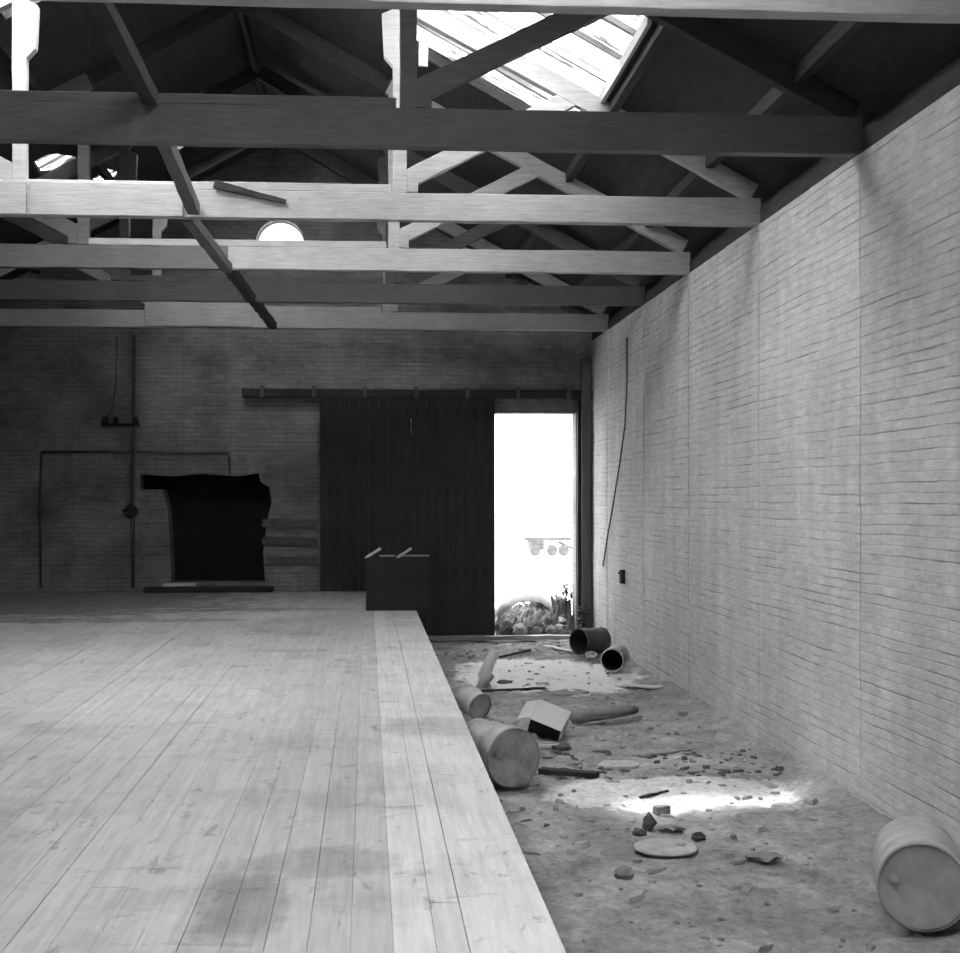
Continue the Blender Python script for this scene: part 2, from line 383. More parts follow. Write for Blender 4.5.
# purlins
for k, x in enumerate((-5.4, -3.75, .25, 2.36, 3.3)):
    bm = bmesh.new(); timber(bm, (x, YF, roofz(x)-.07), (x, YB, roofz(x)-.07), .08, .12, seg=30, jit=.003)
    nm = ['lowest dark roof purlin on the left slope', 'upper dark roof purlin on the left slope', 'dark purlin above the right skylight near the ridge',
          'purlin along the lower edge of the right skylight', 'dark purlin low on the right roof slope above the brick wall'][k]
    tag(link('purlin', bm, 'roof'), nm, 'beam')
bm = bmesh.new(); timber(bm, (-1.5, YF, 8.18), (-1.5, YB, 8.18), .06, .2, seg=20); tag(link('ridge_beam', bm, 'roof'), 'dark ridge beam at the top of the roof', 'beam')

# skylights (window_n): frame, glazing bars, corrugated translucent sheets
def skylight(n, rc, sheet_mat, label, bars=.62, missing=()):
    x0, x1, y0, y1 = rc
    bm = bmesh.new()
    for x in (x0, x1): timber(bm, (x, y0, roofz(x)+.03), (x, y1, roofz(x)+.03), .05, .14, seg=4)
    for y in (y0, y1): timber(bm, (x0, y, roofz(x0)+.03), (x1, y, roofz(x1)+.03), .05, .14, seg=4)
    fr = struct(link('window_%d' % n, bm, 'roof'), label, 'skylight')
    bm = bmesh.new(); timber(bm, (x1-.045, y0+.03, roofz(x1)-.02), (x1-.045, y1-.03, roofz(x1)-.02), .035, .10, seg=4); link('sill', bm, 'beam', fr)
    y = y0+bars
    while y < y1-.2:
        bm = bmesh.new(); timber(bm, (x0, y, roofz(x0)+.05), (x1, y, roofz(x1)+.05), .035, .05, seg=4); link('glazing_bar', bm, 'beam_mid', fr); y += bars
    yy = y0
    k = 0
    while yy < y1-.01:
        ye = min(y1, yy+bars)
        if k not in missing:
            bm = bmesh.new(); m = 24; rows = []
            for i in range(m+1):
                y = yy+(ye-yy)*i/m; h = .018*math.sin(i*math.pi/2)
                rows.append([bm.verts.new((x, y, roofz(x)+.10+h)) for x in (x0, x1)])
            for a, b in zip(rows, rows[1:]): bm.faces.new((a[0], a[1], b[1], b[0]))
            link('glazing_sheet', bm, sheet_mat, fr)
        yy = ye; k += 1
    return fr
skylight(1, SKR, 'glaze', 'long sloping skylight of corrugated sheets in the right roof slope', .62, missing=(2,))
skylight(2, SKL, 'frost', 'skylight high in the left roof slope', .66)
skylight(3, SKN, 'frost', 'near skylight in the left roof slope', .7)
skylight(4, SKM, 'frost', 'near skylight in the right roof slope', .7)
skylight(7, SKF, 'frost', 'small unseen skylight added near the ridge to light the far truss', .65)  # unseen opening added so that light reaches the far truss
# translucent sheets left in the broken openings
for hl, lb, step in ((hole1, 'ragged sunlit opening in the left roof slope with ribbed sheet left in it', .11), (hole2, 'small slanting bright gap in the left roof slope', .2), (hole3, 'bright gap in the left roof at the edge of view', .2)):
    x0, x1 = min(p.x for p in hl), max(p.x for p in hl); y0, y1 = min(p.y for p in hl), max(p.y for p in hl)
    bm = bmesh.new()
    bm2 = plate([[(p.x, p.y) for p in hl]], lambda x, y: (x, y, roofz(x)+.07), (0, 0, 1), .006)
    o = link('window_5', bm2, 'glaze'); struct(o, lb, 'roof opening')
    y = y0+step
    bm.free(); bm = bmesh.new()
    n = 0
    while y < y1-.05 and step < .15:
        timber(bm, (x0, y, roofz(x0)+.05), (x1, y, roofz(x1)+.05), .02, .03, seg=1, jit=0); y += step*3; n += 1
    if n: link('rib', bm, 'beam_mid', o)
    else: bm.free()
# round gable window
bm = bmesh.new()
for r0, r1 in ((wr_-.02, wr_),):
    ra = [[bm.verts.new((wc.x+r*math.cos(a*math.pi/24), YB+y, wc.z+r*math.sin(a*math.pi/24))) for a in range(48)] for r, y in ((r0, .22), (r1, .22), (r1, .28), (r0, .28))]
    for q in range(4):
        A, B = ra[q], ra[(q+1) % 4]
        for a in range(48): bm.faces.new((A[a], A[(a+1) % 48], B[(a+1) % 48], B[a]))
rw = struct(link('window_6', bm, 'pale'), 'glowing round window high in the far gable wall', 'window')
bm = bmesh.new(); c = [bm.verts.new((wc.x+(wr_-.02)*math.cos(a*math.pi/24), YB+.25, wc.z+(wr_-.02)*math.sin(a*math.pi/24))) for a in range(48)]; bm.faces.new(c)
link('pane', bm, 'glass', rw)

# ------------------------------------------------------------------ roof trusses
def rafz(x): return roofz(x)-.20        # principal rafter centre line
names = ['nearest roof truss, its pale tie beam crossing the very top of the picture',
         'second roof truss from the viewer, in dark timber',
         'third roof truss from the viewer, pale tie beam with a fishplate at its left',
         'fourth roof truss from the viewer, pale on the right with shade painted in on the left',
         'fifth roof truss from the viewer, dark timber just above the far pale one',
         'farthest roof truss, pale tie beam in front of the gable wall']
for k, y in enumerate(TY):
    mt = 'beam_dark' if k in (1, 4) else 'beam'
    TB = .29 if k == 1 else .26
    tr = empty('roof_truss', (0, y, ZW), names[k], 'roof truss', 'queen-post roof trusses')
    def P(x, dy, z): return (x, dy, z-ZW)
    def part(nm, a, b, wd, ht, mat=mt, seg=10, up=(0, 0, 1), jit=.003, label=None):
        bm = bmesh.new(); timber(bm, a, b, wd, ht, up, seg, jit); o = link(nm, bm, mat, tr, bevel=.006)
        if label: o['label'] = label
        return o
    zc = ZW+TB/2; xr = 3.80; yc = .06
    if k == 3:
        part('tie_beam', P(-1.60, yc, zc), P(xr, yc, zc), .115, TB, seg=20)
        part('tie_beam', P(WL+.01, yc, zc-.004), P(-1.604, yc, zc-.004), .115, TB, 'beam_dark', seg=14, label='left length of the tie beam, coloured dark for shade')  # shade on the left half painted in as darker timber
    else:
        part('tie_beam', P(WL+.01, yc, zc), P(xr, yc, zc), .12, TB, seg=30)
    # straining sill between the queen posts
    part('straining_sill', P(-3.22, yc, ZW+TB+.040), P(.22, yc, ZW+TB+.040), .10, .076)
    for s in (1, -1):
        cx = -1.465; X = lambda q: cx+s*(q-cx); ms = 'beam_dark' if (k == 3 and s == -1) else mt  # left members of the fourth truss darkened to imitate shade
        qx = .31
        # post with joggled head
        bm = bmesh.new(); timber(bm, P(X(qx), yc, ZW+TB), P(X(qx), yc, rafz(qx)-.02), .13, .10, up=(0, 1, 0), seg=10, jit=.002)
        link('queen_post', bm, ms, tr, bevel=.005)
        bm = bmesh.new()
        prof = [(X(qx-.06), 6.45), (X(qx-.15), 6.55), (X(qx-.17), 6.95), (X(qx-.06), 7.0)]
        fa = [bm.verts.new(P(a, .01, b)) for a, b in prof]; fb = [bm.verts.new(P(a, .11, b)) for a, b in prof]
        bm.faces.new(fa); bm.faces.new(fb[::-1])
        for i in range(4): bm.faces.new((fa[i], fa[(i+1) % 4], fb[(i+1) % 4], fb[i]))
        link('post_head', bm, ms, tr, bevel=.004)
        # foot cleat
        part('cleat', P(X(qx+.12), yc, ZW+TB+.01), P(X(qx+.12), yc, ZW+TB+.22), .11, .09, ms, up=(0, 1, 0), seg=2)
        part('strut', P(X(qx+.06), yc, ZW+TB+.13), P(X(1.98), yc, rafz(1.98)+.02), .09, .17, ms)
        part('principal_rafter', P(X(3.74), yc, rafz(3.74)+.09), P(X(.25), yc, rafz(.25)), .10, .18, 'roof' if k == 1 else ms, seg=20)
        part('top_rafter', P(X(.245), yc, rafz(.245)), P(X(-1.44), yc, rafz(-1.44)+.02), .10, .18, 'roof', seg=10, label='upper length of the rafter, coloured dark for shade')  # shade under the ridge painted in with the dark roof colour
    if k == 2:
        part('fishplate', P(ony(0, 200, y).x-1.2, -.018, ZW+.152), P(ony(27, 200, y).x, -.018, ZW+.152),   .03, .31, seg=6, jit=.001)
        part('fishplate', P(ony(28, 200, y).x+.02, -.018, ZW+.152), P(ony(183, 200, y).x, -.018, ZW+.152),   .03, .31, seg=6, jit=.001)
        part('hanger', P(ony(423, 50, y).x, -.01, ony(423, 67, y).z), P(ony(423, 50, y).x+.01, -.01, ony(423, 33, y).z), .09, .03, up=(0, 1, 0), seg=2, label='short pale board hanging beside the right queen post')
    if k == 5:
        part('fishplate', P(ony(145, 300, y).x, -.018, ZW+.20), P(ony(252, 300, y).x, -.018, ZW+.20), .03, .37, seg=4, jit=.001)

# longitudinal binders between the tie beams
bl = ['dark binder timber between the nearest and the second tie beam', 'binder timber sloping down from the second to the third tie beam',
      'pale-edged binder timber between the third and fourth tie beams', 'binder timber between the fourth and fifth tie beams', 'binder timber between the fifth and farthest tie beams']
for k in range(5):
    a = TY[k]+.125; b = TY[k+1]-.03
    z0, z1 = [(5.33, 5.31), (5.22, 5.06), (5.02, 4.99), (5.02, 5.02), (5.05, 5.02)][k]
    x0, x1 = [(-1.60, -1.60), (-1.60, -1.62), (-1.70, -1.60), (-1.6, -1.55), (-1.55, -1.45)][k]
    bm = bmesh.new(); timber(bm, (x0, a, z0), (x1, b, z1), .11, .11, seg=10, jit=.006)
    tag(link('binder', bm, 'beam_dark' if k in (1, 2) else 'roof', bevel=.005), bl[k], 'beam')
bm = bmesh.new()
a = ony(214, 184, 12.333); b = ony(286, 202, 12.333)
timber(bm, a, b, .03, .075, seg=6, jit=.004, taper=.6)
tag(link('loose_board', bm, 'dark', bevel=.004), 'short dark loose board slanting across the face of the third tie beam', 'board')

# ------------------------------------------------------------------ platform
pf = empty('platform', (-3, 10, 0), 'raised timber platform of long worn boards filling the left of the shed', 'platform')
def sub(nm, bm, mat, lb=None, bevel=0):
    o = link(nm, bm, mat, None, bevel=bevel); o.parent = pf; o.matrix_parent_inverse = Matrix.Translation((3, -10, 0))
    if lb: o['label'] = lb
    return o
bm = bmesh.new(); bm2 = bmesh.new(); x = WL+.02; Y1 = YB-.01
while x < .35-.05:
    wd = .148 if x < .05 else .30
    xe = x+.1485
    if xe > .34: xe = .35
    y = .3-random.random()*2.5
    y = max(y, -2.0)
    while y < Y1:
        L = random.uniform(4.2, 7.4); ye = min(Y1, y+L)
        if Y1-ye < .6: ye = Y1
        dz = random.uniform(-.003, .002); e = random.uniform(.0003, .0015)
        box(bm if x < .04 else bm2, x+e, xe-e, y+.002, ye-.002, ZP-.035+dz*.6, ZP+dz*.6); y = ye
    x = xe
sub('deck_boards', bm, 'deck'); sub('edge_board', bm2, 'deck_pale', 'paler second board in from the platform edge')
bm = bmesh.new(); y = -2
while y < Y1:
    ye = min(Y1, y+random.uniform(4.5, 6)); 
    if Y1-ye < 1: ye = Y1
    box(bm, .353, XE, y+.002, ye-.002, ZP-.04, ZP+.001); y = ye
sub('edge_board', bm, 'deck_pale', 'broad smoother board along the platform edge')
bm = bmesh.new(); box(bm, XE-.06, XE-.01, -2, Y1, .02, ZP-.041); sub('riser', bm, 'beam_mid')
bm = bmesh.new()
yy = -1.5
while yy < Y1: box(bm, XE-.16, XE-.062, yy, yy+.1, -.1, ZP-.045); yy += 1.8
box(bm, WL+.3, XE-.2, -1.9, Y1-.1, .40, ZP-.05)
sub('joists', bm, 'dark')

# ------------------------------------------------------------------ far wall fittings
# big sliding door hanging on its track
yd = YB-.16
d0 = ony(320, 500, yd).x; d1 = ony(495, 500, yd).x; dz1 = ony(400, 398, yd).z; dz0 = .03
dr = bpy.data.objects.new('door_1', None); COL.objects.link(dr); dr.location = ((d0+d1)/2, yd, 0)
struct(dr, 'huge dark boarded sliding door beside the bright doorway', 'door')
def dsub(nm, bm, mat, lb=None):
    o = link(nm, bm, mat, dr); o.matrix_parent_inverse = Matrix.Translation(-dr.location); 
    if lb: o['label'] = lb
    return o
bm = bmesh.new(); n = 18
for i in range(n):
    a = d0+(d1-d0)*i/n; b = d0+(d1-d0)*(i+1)/n; j = random.uniform(-.004, .004)
    lo = dz0 if a > XE-.02 else ZP+.012
    box(bm, a+.004, b-.004, yd-.02+j, yd+.02+j, lo, dz1)
dsub('door_boards', bm, 'dark')
for z in (1.1, 2.4, dz1-.25):
    bm = bmesh.new(); timber(bm, (d0+.02, yd+.045, z), (d1-.02, yd+.045, z), .04, .18, seg=3); dsub('ledge', bm, 'dark')
bm = bmesh.new(); p = ony(411, 426, yd-.03); tube(bm, [p+Vector((0, 0, .12)), p+Vector((0, -.03, .08)), p+Vector((0, -.03, -.08)), p+Vector((0, 0, -.12))], .012); dsub('handle', bm, 'iron_pale', 'pale metal door handle')
t0 = ony(242, 393, YB-.1); t1 = ony(597, 395, YB-.1)
tk = empty('door_track', (t0.x, YB-.1, t0.z), 'long dark rail of the sliding door fixed to the far wall', 'door rail')
bm = bmesh.new(); box(bm, 0, t1.x-t0.x-.05, -.05, .095, -.07, .07); link('rail', bm, 'dark', tk, bevel=.008)
for i in range(7):
    bm = bmesh.new(); xx = .3+i*.85; box(bm, xx, xx+.06, -.07, .098, -.09, .12); link('bracket', bm, 'iron', tk)
# door frame right: post with pale edge
jx0 = ony(577, 500, YB-.05).x; jx1 = ony(583.5, 500, YB-.05).x
bm = bmesh.new(); timber(bm, (jx0+.03, YB-.06, 0), (jx0+.03, YB-.06, DZ+.2), .06, .12, up=(0, 1, 0), seg=10)
tag(link('door_post', bm, 'dark', bevel=.005), 'thin dark post on the right side of the bright doorway', 'post')
bm = bmesh.new(); timber(bm, (jx1+.035, YB-.10, 0), (jx1+.035, YB-.10, DZ-.1), .05, .05, up=(0, 1, 0), seg=10)
tag(link('downpipe', bm, 'iron_pale', bevel=.01), 'pale narrow upright pipe just right of the doorway', 'pipe')
bm = bmesh.new(); timber(bm, (WR-.09, YB-.10, 0), (WR-.09, YB-.10, ZW-.3), .16, .18, up=(0, 1, 0), seg=12, jit=.006)
tag(link('corner_post', bm, 'beam_dark', bevel=.01), 'broad dark post in the corner of the brick wall and gable wall', 'post')
bm = bmesh.new(); a = onz(428, 638, .03); b = onz(588, 641, .03)
timber(bm, (XE+.03, YB-.32, .035), (3.45, YB-.28, .035), .16, .07, seg=12, jit=.008)
tag(link('threshold_beam', bm, 'beam_mid', bevel=.01), 'weathered threshold timber lying across the foot of the doorway', 'threshold')
# conduits on the left part of the far wall
def conduit(pts, r, lb, nm='conduit', mat='iron'):
    bm = bmesh.new(); tube(bm, [ony(px, py, YB-.02-r) for px, py in pts], r, 8)
    return tag(link(nm, bm, mat, smooth=True), lb, 'pipe')
conduit([(134, 336), (134, 420), (133, 520), (133, 588)], .03, 'upright dark pipe running down to the left edge of the hearth')
conduit([(42, 452), (130, 452), (228, 453), (229, 458), (230, 474)], .022, 'thin dark pipe running level above the hearth and turning down')
conduit([(41, 588), (40, 520), (41, 452)], .02, 'thin upright pipe at the far left of the gable wall')
conduit([(117, 336), (116, 385), (112, 408), (107, 420)], .012, 'thin curling wire above the wall bracket', 'wire')
wbk = empty('wall_bracket', ony(121, 425, YB-.06), 'small dark iron bracket crossing the upright pipe on the gable wall', 'bracket')
bm = bmesh.new(); box(bm, -.32, .3, -.05, .05, -.025, .025); link('arm', bm, 'black', wbk)
for x in (-.26, -.08, .24):
    bm = bmesh.new(); lathe(bm, [(.01, .02), (.04, .03), (.05, .07), (.03, .09), (.045, .12), (.01, .14)], 12); o = link('insulator', bm, 'black', wbk, True); o.location = (x, 0, 0)
tp = empty('valve', ony(131, 511, YB-.08), 'dark valve on the upright pipe beside the hearth', 'valve')
bm = bmesh.new(); lump(bm, (0, 0, 0), .1, (1, .8, 1.1), 2, .2, 3); link('body', bm, 'black', tp, True)
bm = bmesh.new(); tube(bm, [(-.12, -.02, -.02), (-.04, -.02, 0)], .05, 10); link('handwheel', bm, 'black', tp)
# low boards leaning right of hearth
for k, (x0, x1, yy) in enumerate(((262, 332, 523), (262, 334, 541), (266, 336, 560))):
    a = ony(x0, yy, YB-.026); b = ony(317, yy+1, YB-.026)
    bm = bmesh.new(); timber(bm, a, b, .05, .13, seg=4, jit=.006)
    tag(link('plank', bm, 'iron', bevel=.003), 'dark horizontal board fixed low between hearth and sliding door, %s of three' % ('top', 'middle', 'bottom')[k], 'board', 'boards right of the hearth')
# hearth kerb
bm = bmesh.new(); a = ony(163, 577, YB-.06); b = ony(196, 577, YB-.06); a.z = b.z = ZP+.117; timber(bm, a, b, .08, .05, seg=4)
bx = tag(link('hearth_kerb', bm, 'pale', bevel=.006), 'narrow pale kerb at the foot of the hearth opening', 'kerb')
bm = bmesh.new(); box(bm, hx0+.1, hx1+.2, YB-.30, YB-.01, ZP+.003, ZP+.09); 
tag(link('hearthstone', bm, 'dark', bevel=.02), 'dark stone hearth slab in front of the fireplace opening', 'hearth slab')

# crate on the end of the platform
cy = onz(366, 611, ZP).y
cx0 = ony(366, 600, cy).x; cx1 = ony(430, 600, cy).x; cz1 = ony(380, 556, cy).z
cr = empty('crate', ((cx0+cx1)/2, cy+.25, ZP+.004), 'dark open-topped divided crate standing on the far end of the platform', 'crate')
hw = (cx1-cx0)/2; hh = cz1-ZP-.01
def cpart(nm, args, mat, lb=None):
    bm = bmesh.new(); box(bm, *args); o = link(nm, bm, mat, cr, bevel=.003)
    if lb: o['label'] = lb
cpart('front_panel', (-hw, hw, -.25, -.232, 0, hh-.02), 'black'); cpart('back_panel', (-hw, hw, .232, .25, 0, hh-.02), 'black')
cpart('side_panel', (-hw, -hw+.018, -.23, .23, 0, hh-.02), 'black'); cpart('side_panel', (hw-.018, hw, -.23, .23, 0, hh-.02), 'black')
cpart('bottom_panel', (-hw+.02, hw-.02, -.23, .23, 0, .02), 'black'); cpart('divider', (-.012, .012, -.23, .23, .02, hh-.02), 'black')
for x0 in (-hw, -.01):
    bm = bmesh.new(); timber(bm, (x0, -.24, hh-.02), (x0+.20, .26, hh+.085), .035, .03, seg=3); o = link('top_rail', bm, 'pale', cr, bevel=.003); o['label'] = 'pale slanting rail sticking up'
cpart('top_rail', (-hw+.19, -.03, .10, .14, hh-.018, hh+.004), 'card', 'pale bare top rail'); cpart('top_rail', (.024, hw+.01, .10, .15, hh-.018, hh+.004), 'card', 'pale bare top rail')

# ------------------------------------------------------------------ right wall fittings
wp = [onx(px, py, 3.745) for px, py in ((627, 338), (627, 380), (625, 425), (620, 462), (613, 505), (607, 540), (603, 566))]
bm = bmesh.new(); tube(bm, wp, .012, 6)
tag(link('cable', bm, 'wire', smooth=True), 'thin dark cable hanging in a curve down the right brick wall near the door', 'cable')
c = onx(622, 576, 3.74)
sw = empty('switch_box', (3.765, c.y, c.z), 'small dark switch box on the right brick wall near the doorway', 'switch')
bm = bmesh.new(); box(bm, -.055, .06, -.07, .07, -.11, .09); link('body', bm, 'dark', sw, bevel=.01)
bm = bmesh.new(); tube(bm, [(-.06, 0, .03), (-.085, 0, .05)], .012, 8); link('toggle', bm, 'black', sw)

# ------------------------------------------------------------------ floor objects
def drum(loc, axis, r, L, mat, label, open_end=False, cat='drum', ribs=(.33, .66), inner='dark', name='oil_drum', dent=.002):
    e = empty(name, loc, label, cat); e.rotation_euler = Vector(axis).to_track_quat('Z', 'Y').to_euler()
    prof = [(r-.006, 0), (r+.006, 0), (r+.006, .018), (r, .022)]
    for q in ribs: prof += [(r, L*q-.02), (r+.009, L*q), (r, L*q+.02)]
    prof += [(r, L-.022), (r+.006, L-.018), (r+.006, L), (r-.006, L)]
    if open_end: prof = [(r-.006, L-.01), (r-.010, .02)] and [(.001, L-.025), (r-.012, L-.025), (r-.012, .0)]+prof+[]
    bm = bmesh.new(); lathe(bm, prof, 40, 0)
    if dent:
        for v in bm.verts:
            k = 1+dent*6*noise.noise(v.co*5); v.co.x *= k; v.co.y *= k
    link('body', bm, mat, e, True)
    if open_end:
        bm = bmesh.new(); lathe(bm, [(r-.013, .004), (r-.013, L-.03), (.001, L-.03)], 32); link('inside', bm, inner, e, True)
    else:
        bm = bmesh.new(); lathe(bm, [(.001, .014), (r*.5, .012), (r-.02, .012), (r-.008, .008)], 32); link('end_plate', bm, mat, e, True)
        bm = bmesh.new(); lathe(bm, [(.028, .010), (.028, -.004), (.02, -.006), (.001, -.006)], 14); o = link('bung', bm, mat, e, True); o.location = (r*.62, .04, 0)
    bm = bmesh.new(); lathe(bm, [(r-.01, L-.01), (r*.5, L-.012), (.001, L-.012)], 32); link('base_plate', bm, mat, e, True)
    return e
def gp(px, py): # floor contact at a pixel
    p = onz(px, py, .0); return p
# drum near right corner: open mouth toward the viewer
p = gp(912, 934); p.z = .23+fz(p.x, p.y)
drum(Vector((2.99, p.y, .25)), (.34, .94, -.02), .235, .66, 'iron_pale', 'pale drum lying by the brick wall in the near right corner, flat end forward', False)
p = gp(515, 788)
drum(Vector((1.19, p.y, .24)), (-.40, .92, -.02), .24, .62, 'stained', 'stained drum lying on its side against the middle of the platform', False)
p = gp(612, 673)
drum(Vector((p.x, p.y, .17)), (.38, .92, .02), .155, .42, 'iron_pale', 'small can lying with its black mouth forward at the foot of the brick wall', True, 'can', (.2, .8), 'black', 'metal_can')
p = gp(580, 656)
drum(Vector((p.x-.02, p.y, .21)), (.80, .60, -.02), .19, .50, 'iron', 'dark can lying on its side in the corner behind the small one', True, 'can', (.3, .7), 'black', 'metal_can')
p = gp(476, 722)
e = drum(Vector((p.x+.05, p.y+.05, .15)), (-.5, .8, .25), .14, .28, 'iron_pale', 'short battered pail lying beside the platform behind the stained drum', False, 'pail', (.5,), name='metal_pail')
# leaning stump
p = gp(484, 684); q = ony(489, 650, p.y-.05)
e = empty('log_stump', (p.x, p.y, 0), 'short pale log stump standing tilted near the far platform edge', 'log')
bm = bmesh.new(); tube(bm, [(0, 0, -.05), (.0, .0, .1), (.06, 0, .25), (.13, -.02, q.z-.03), (.14, -.02, q.z)], [.12, .085, .072, .07, .05], 14); link('trunk', bm, 'pale', e, True)
bm = bmesh.new(); tube(bm, [(.02, .02, .02), (.12, .05, .10)], [.05, .03], 8); link('broken_root', bm, 'stone', e, True)
# carton, tipped over with its pale back up and the dark open side to the viewer
p = gp(550, 736)
e = empty('carton', (p.x, p.y+.1, .12), 'pale open box tipped over in the middle of the earth floor', 'box', rot=(R(30), R(20), R(-18)))
def bpart(nm, a, mat, rot=None, loc=None):
    bm = bmesh.new(); box(bm, *a); o = link(nm, bm, mat, e, bevel=.002)
    if rot: o.rotation_euler = rot
    if loc: o.location = loc
bpart('top_panel', (-.17, .17, -.17, .15, .10, .108), 'card'); bpart('side_panel', (-.17, -.162, -.10, .15, -.10, .10), 'card'); bpart('side_panel', (.162, .17, -.17, .15, -.12, .1), 'card')
bpart('back_panel', (-.16, .16, .142, .15, -.15, .1), 'card'); bpart('flap', (-.15, 0, -.15, .14, 0, .008), 'card', (0, R(-38), 0), (-.168, .0, .10))
bpart('shade_block', (-.16, .16, -.13, .14, -.11, .098), 'black')  # solid black block standing in for shade in the open side

# logs, planks, slabs
def board(px0, py0, px1, py1, wd, ht, mat, lb, cat='plank', nm='plank', lift=.0, jit=.006, group=None):
    a = gp(px0, py0); b = gp(px1, py1)
    a.z = fz(a.x, a.y)+ht/2+.005+lift; b.z = fz(b.x, b.y)+ht/2+.005
    bm = bmesh.new(); timber(bm, a, b, wd, ht, seg=8, jit=jit, taper=.9)
    return tag(link(nm, bm, mat, bevel=.003), lb, cat, group)
a = gp(574, 724); b = gp(636, 716); bm = bmesh.new()
pts = [a.lerp(b, t)+Vector((0, .02*math.sin(t*5), .075)) for t in [i/8 for i in range(9)]]
tube(bm, pts, [.07, .08, .072, .078, .07, .073, .062, .06, .04], 14)
tag(link('log', bm, 'midgrey', smooth=True), 'grey log lying just right of the tipped box', 'log')
board(540, 771, 598, 776, .10, .05, 'dark', 'dark plank end lying right of the stained drum')
board(500, 744, 562, 745, .06, .02, 'pale', 'thin pale lath lying behind the stained drum')
board(640, 755, 690, 748, .07, .02, 'midgrey', 'grey splintered board near the shaded wall foot')
board(470, 692, 545, 688, .05, .03, 'dark', 'long dark stick lying in front of the leaning stump')
board(545, 646, 590, 655, .12, .03, 'pale', 'pale plank lying under the rubble in the doorway')
board(620, 683, 660, 691, .16, .025, 'pale', 'bright white board at the foot of the wall before the small can')
board(500, 656, 530, 650, .05, .03, 'dark', 'dark stick lying just inside the doorway')
board(640, 795, 668, 790, .03, .015, 'dark', 'thin dark twig lying on the sunlit patch')
def slab(px, py, rx, ry, h, mat, lb, cat, nm, seed, n=18, rg=.18):
    p = gp(px, py); bm = bmesh.new()
    ring = []
    for k in range(n):
        a = 2*math.pi*k/n; q = 1+rg*noise.noise(Vector((math.cos(a)*1.5, math.sin(a)*1.5, seed)))*2
        ring.append((math.cos(a)*rx*q, math.sin(a)*ry*q))
    z0 = fz(p.x, p.y)
    lo = [bm.verts.new((p.x+x, p.y+y, z0-.01)) for x, y in ring]; hi = [bm.verts.new((p.x+x*.97, p.y+y*.97, z0+h+.012)) for x, y in ring]
    bm.faces.new(lo[::-1]); bm.faces.new(hi)
    for i in range(n): bm.faces.new((lo[i], lo[(i+1) % n], hi[(i+1) % n], hi[i]))
    return tag(link(nm, bm, mat, bevel=.004), lb, cat)
slab(620, 761, .20, .16, .015, 'stone', 'pale flat plaster slab lying by the sunlit patch', 'slab', 'plaster_slab', 1)
slab(505, 680, .10, .14, .012, 'dark', 'small dark oval scrap lying right of the leaning stump', 'scrap', 'scrap_sheet', 2)
slab(560, 690, .35, .25, .015, 'midgrey', 'wide grey sheet lying flat behind the tipped box', 'sheet', 'scrap_sheet', 5)
# round lid lying on the earth
p = gp(665, 848)
e = empty('drum_lid', (p.x, p.y, fz(p.x, p.y)+.012), 'round flat lid lying on the earth in the foreground', 'lid')
bm = bmesh.new(); lathe(bm, [(.001, .0), (.205, .0), (.215, .012), (.205, .022), (.195, .014), (.001, .014)], 40); link('disc', bm, 'stone', e, True)
bm = bmesh.new(); lathe(bm, [(.03, .014), (.03, .022), (.02, .024), (.001, .024)], 12); o = link('bung', bm, 'stone', e, True); o.location = (.12, .05, 0)
# bricks and clods
def clod(px, py, r, mat, lb, cat='stone', nm='stone', sq=(1, .8, .7), seed=1, brick_=False):
    p = gp(px, py); p.y += r*.7; z = fz(p.x, p.y)
    bm = bmesh.new()
    if brick_:
        vs = box(bm, -r, r, -r*.55, r*.55, 0, r*1.05); bmesh.ops.subdivide_edges(bm, edges=bm.edges[:], cuts=2)
        mt = Matrix.Translation((p.x, p.y, z-.008)) @ Matrix.Rotation(seed, 4, 'Z')
        for v in bm.verts: v.co = mt @ (v.co+Vector([random.uniform(-.05, .05)*r for _ in range(3)]))
        return tag(link(nm, bm, mat, bevel=.004), lb, cat)
    lump(bm, (p.x, p.y, z+r*sq[2]*.75), r, sq, 2, .3, seed)
    return tag(link(nm, bm, mat, smooth=False), lb, cat)
clod(663, 808, .06, 'midgrey', 'half brick standing on the sunlit patch', 'brick', 'brick', seed=.4, brick_=True)
clod(650, 826, .06, 'iron', 'dark upright clod in front of the sunlit patch', seed=4, sq=(.8, .7, 1.1))
clod(640, 832, .05, 'iron', 'dark clod left of the upright one, behind the round lid', seed=9)
clod(672, 830, .07, 'midgrey', 'low grey clod right of the upright dark one', seed=6, sq=(1.3, .8, .4))
clod(591, 657, .09, 'pale', 'pale round stone between the two dark-mouthed cans', seed=7)
clod(563, 748, .07, 'iron', 'dark lump at the foot of the tipped box', seed=8, sq=(1.4, .8, .5))
clod(625, 876, .06, 'midgrey', 'grey stone in the foreground left of the round lid', seed=12)
clod(765, 858, .08, 'midgrey', 'low grey stone in the foreground right of the round lid', seed=13, sq=(1.6, 1, .5))
clod(700, 838, .05, 'iron', 'small dark stone right of the round lid', seed=14)

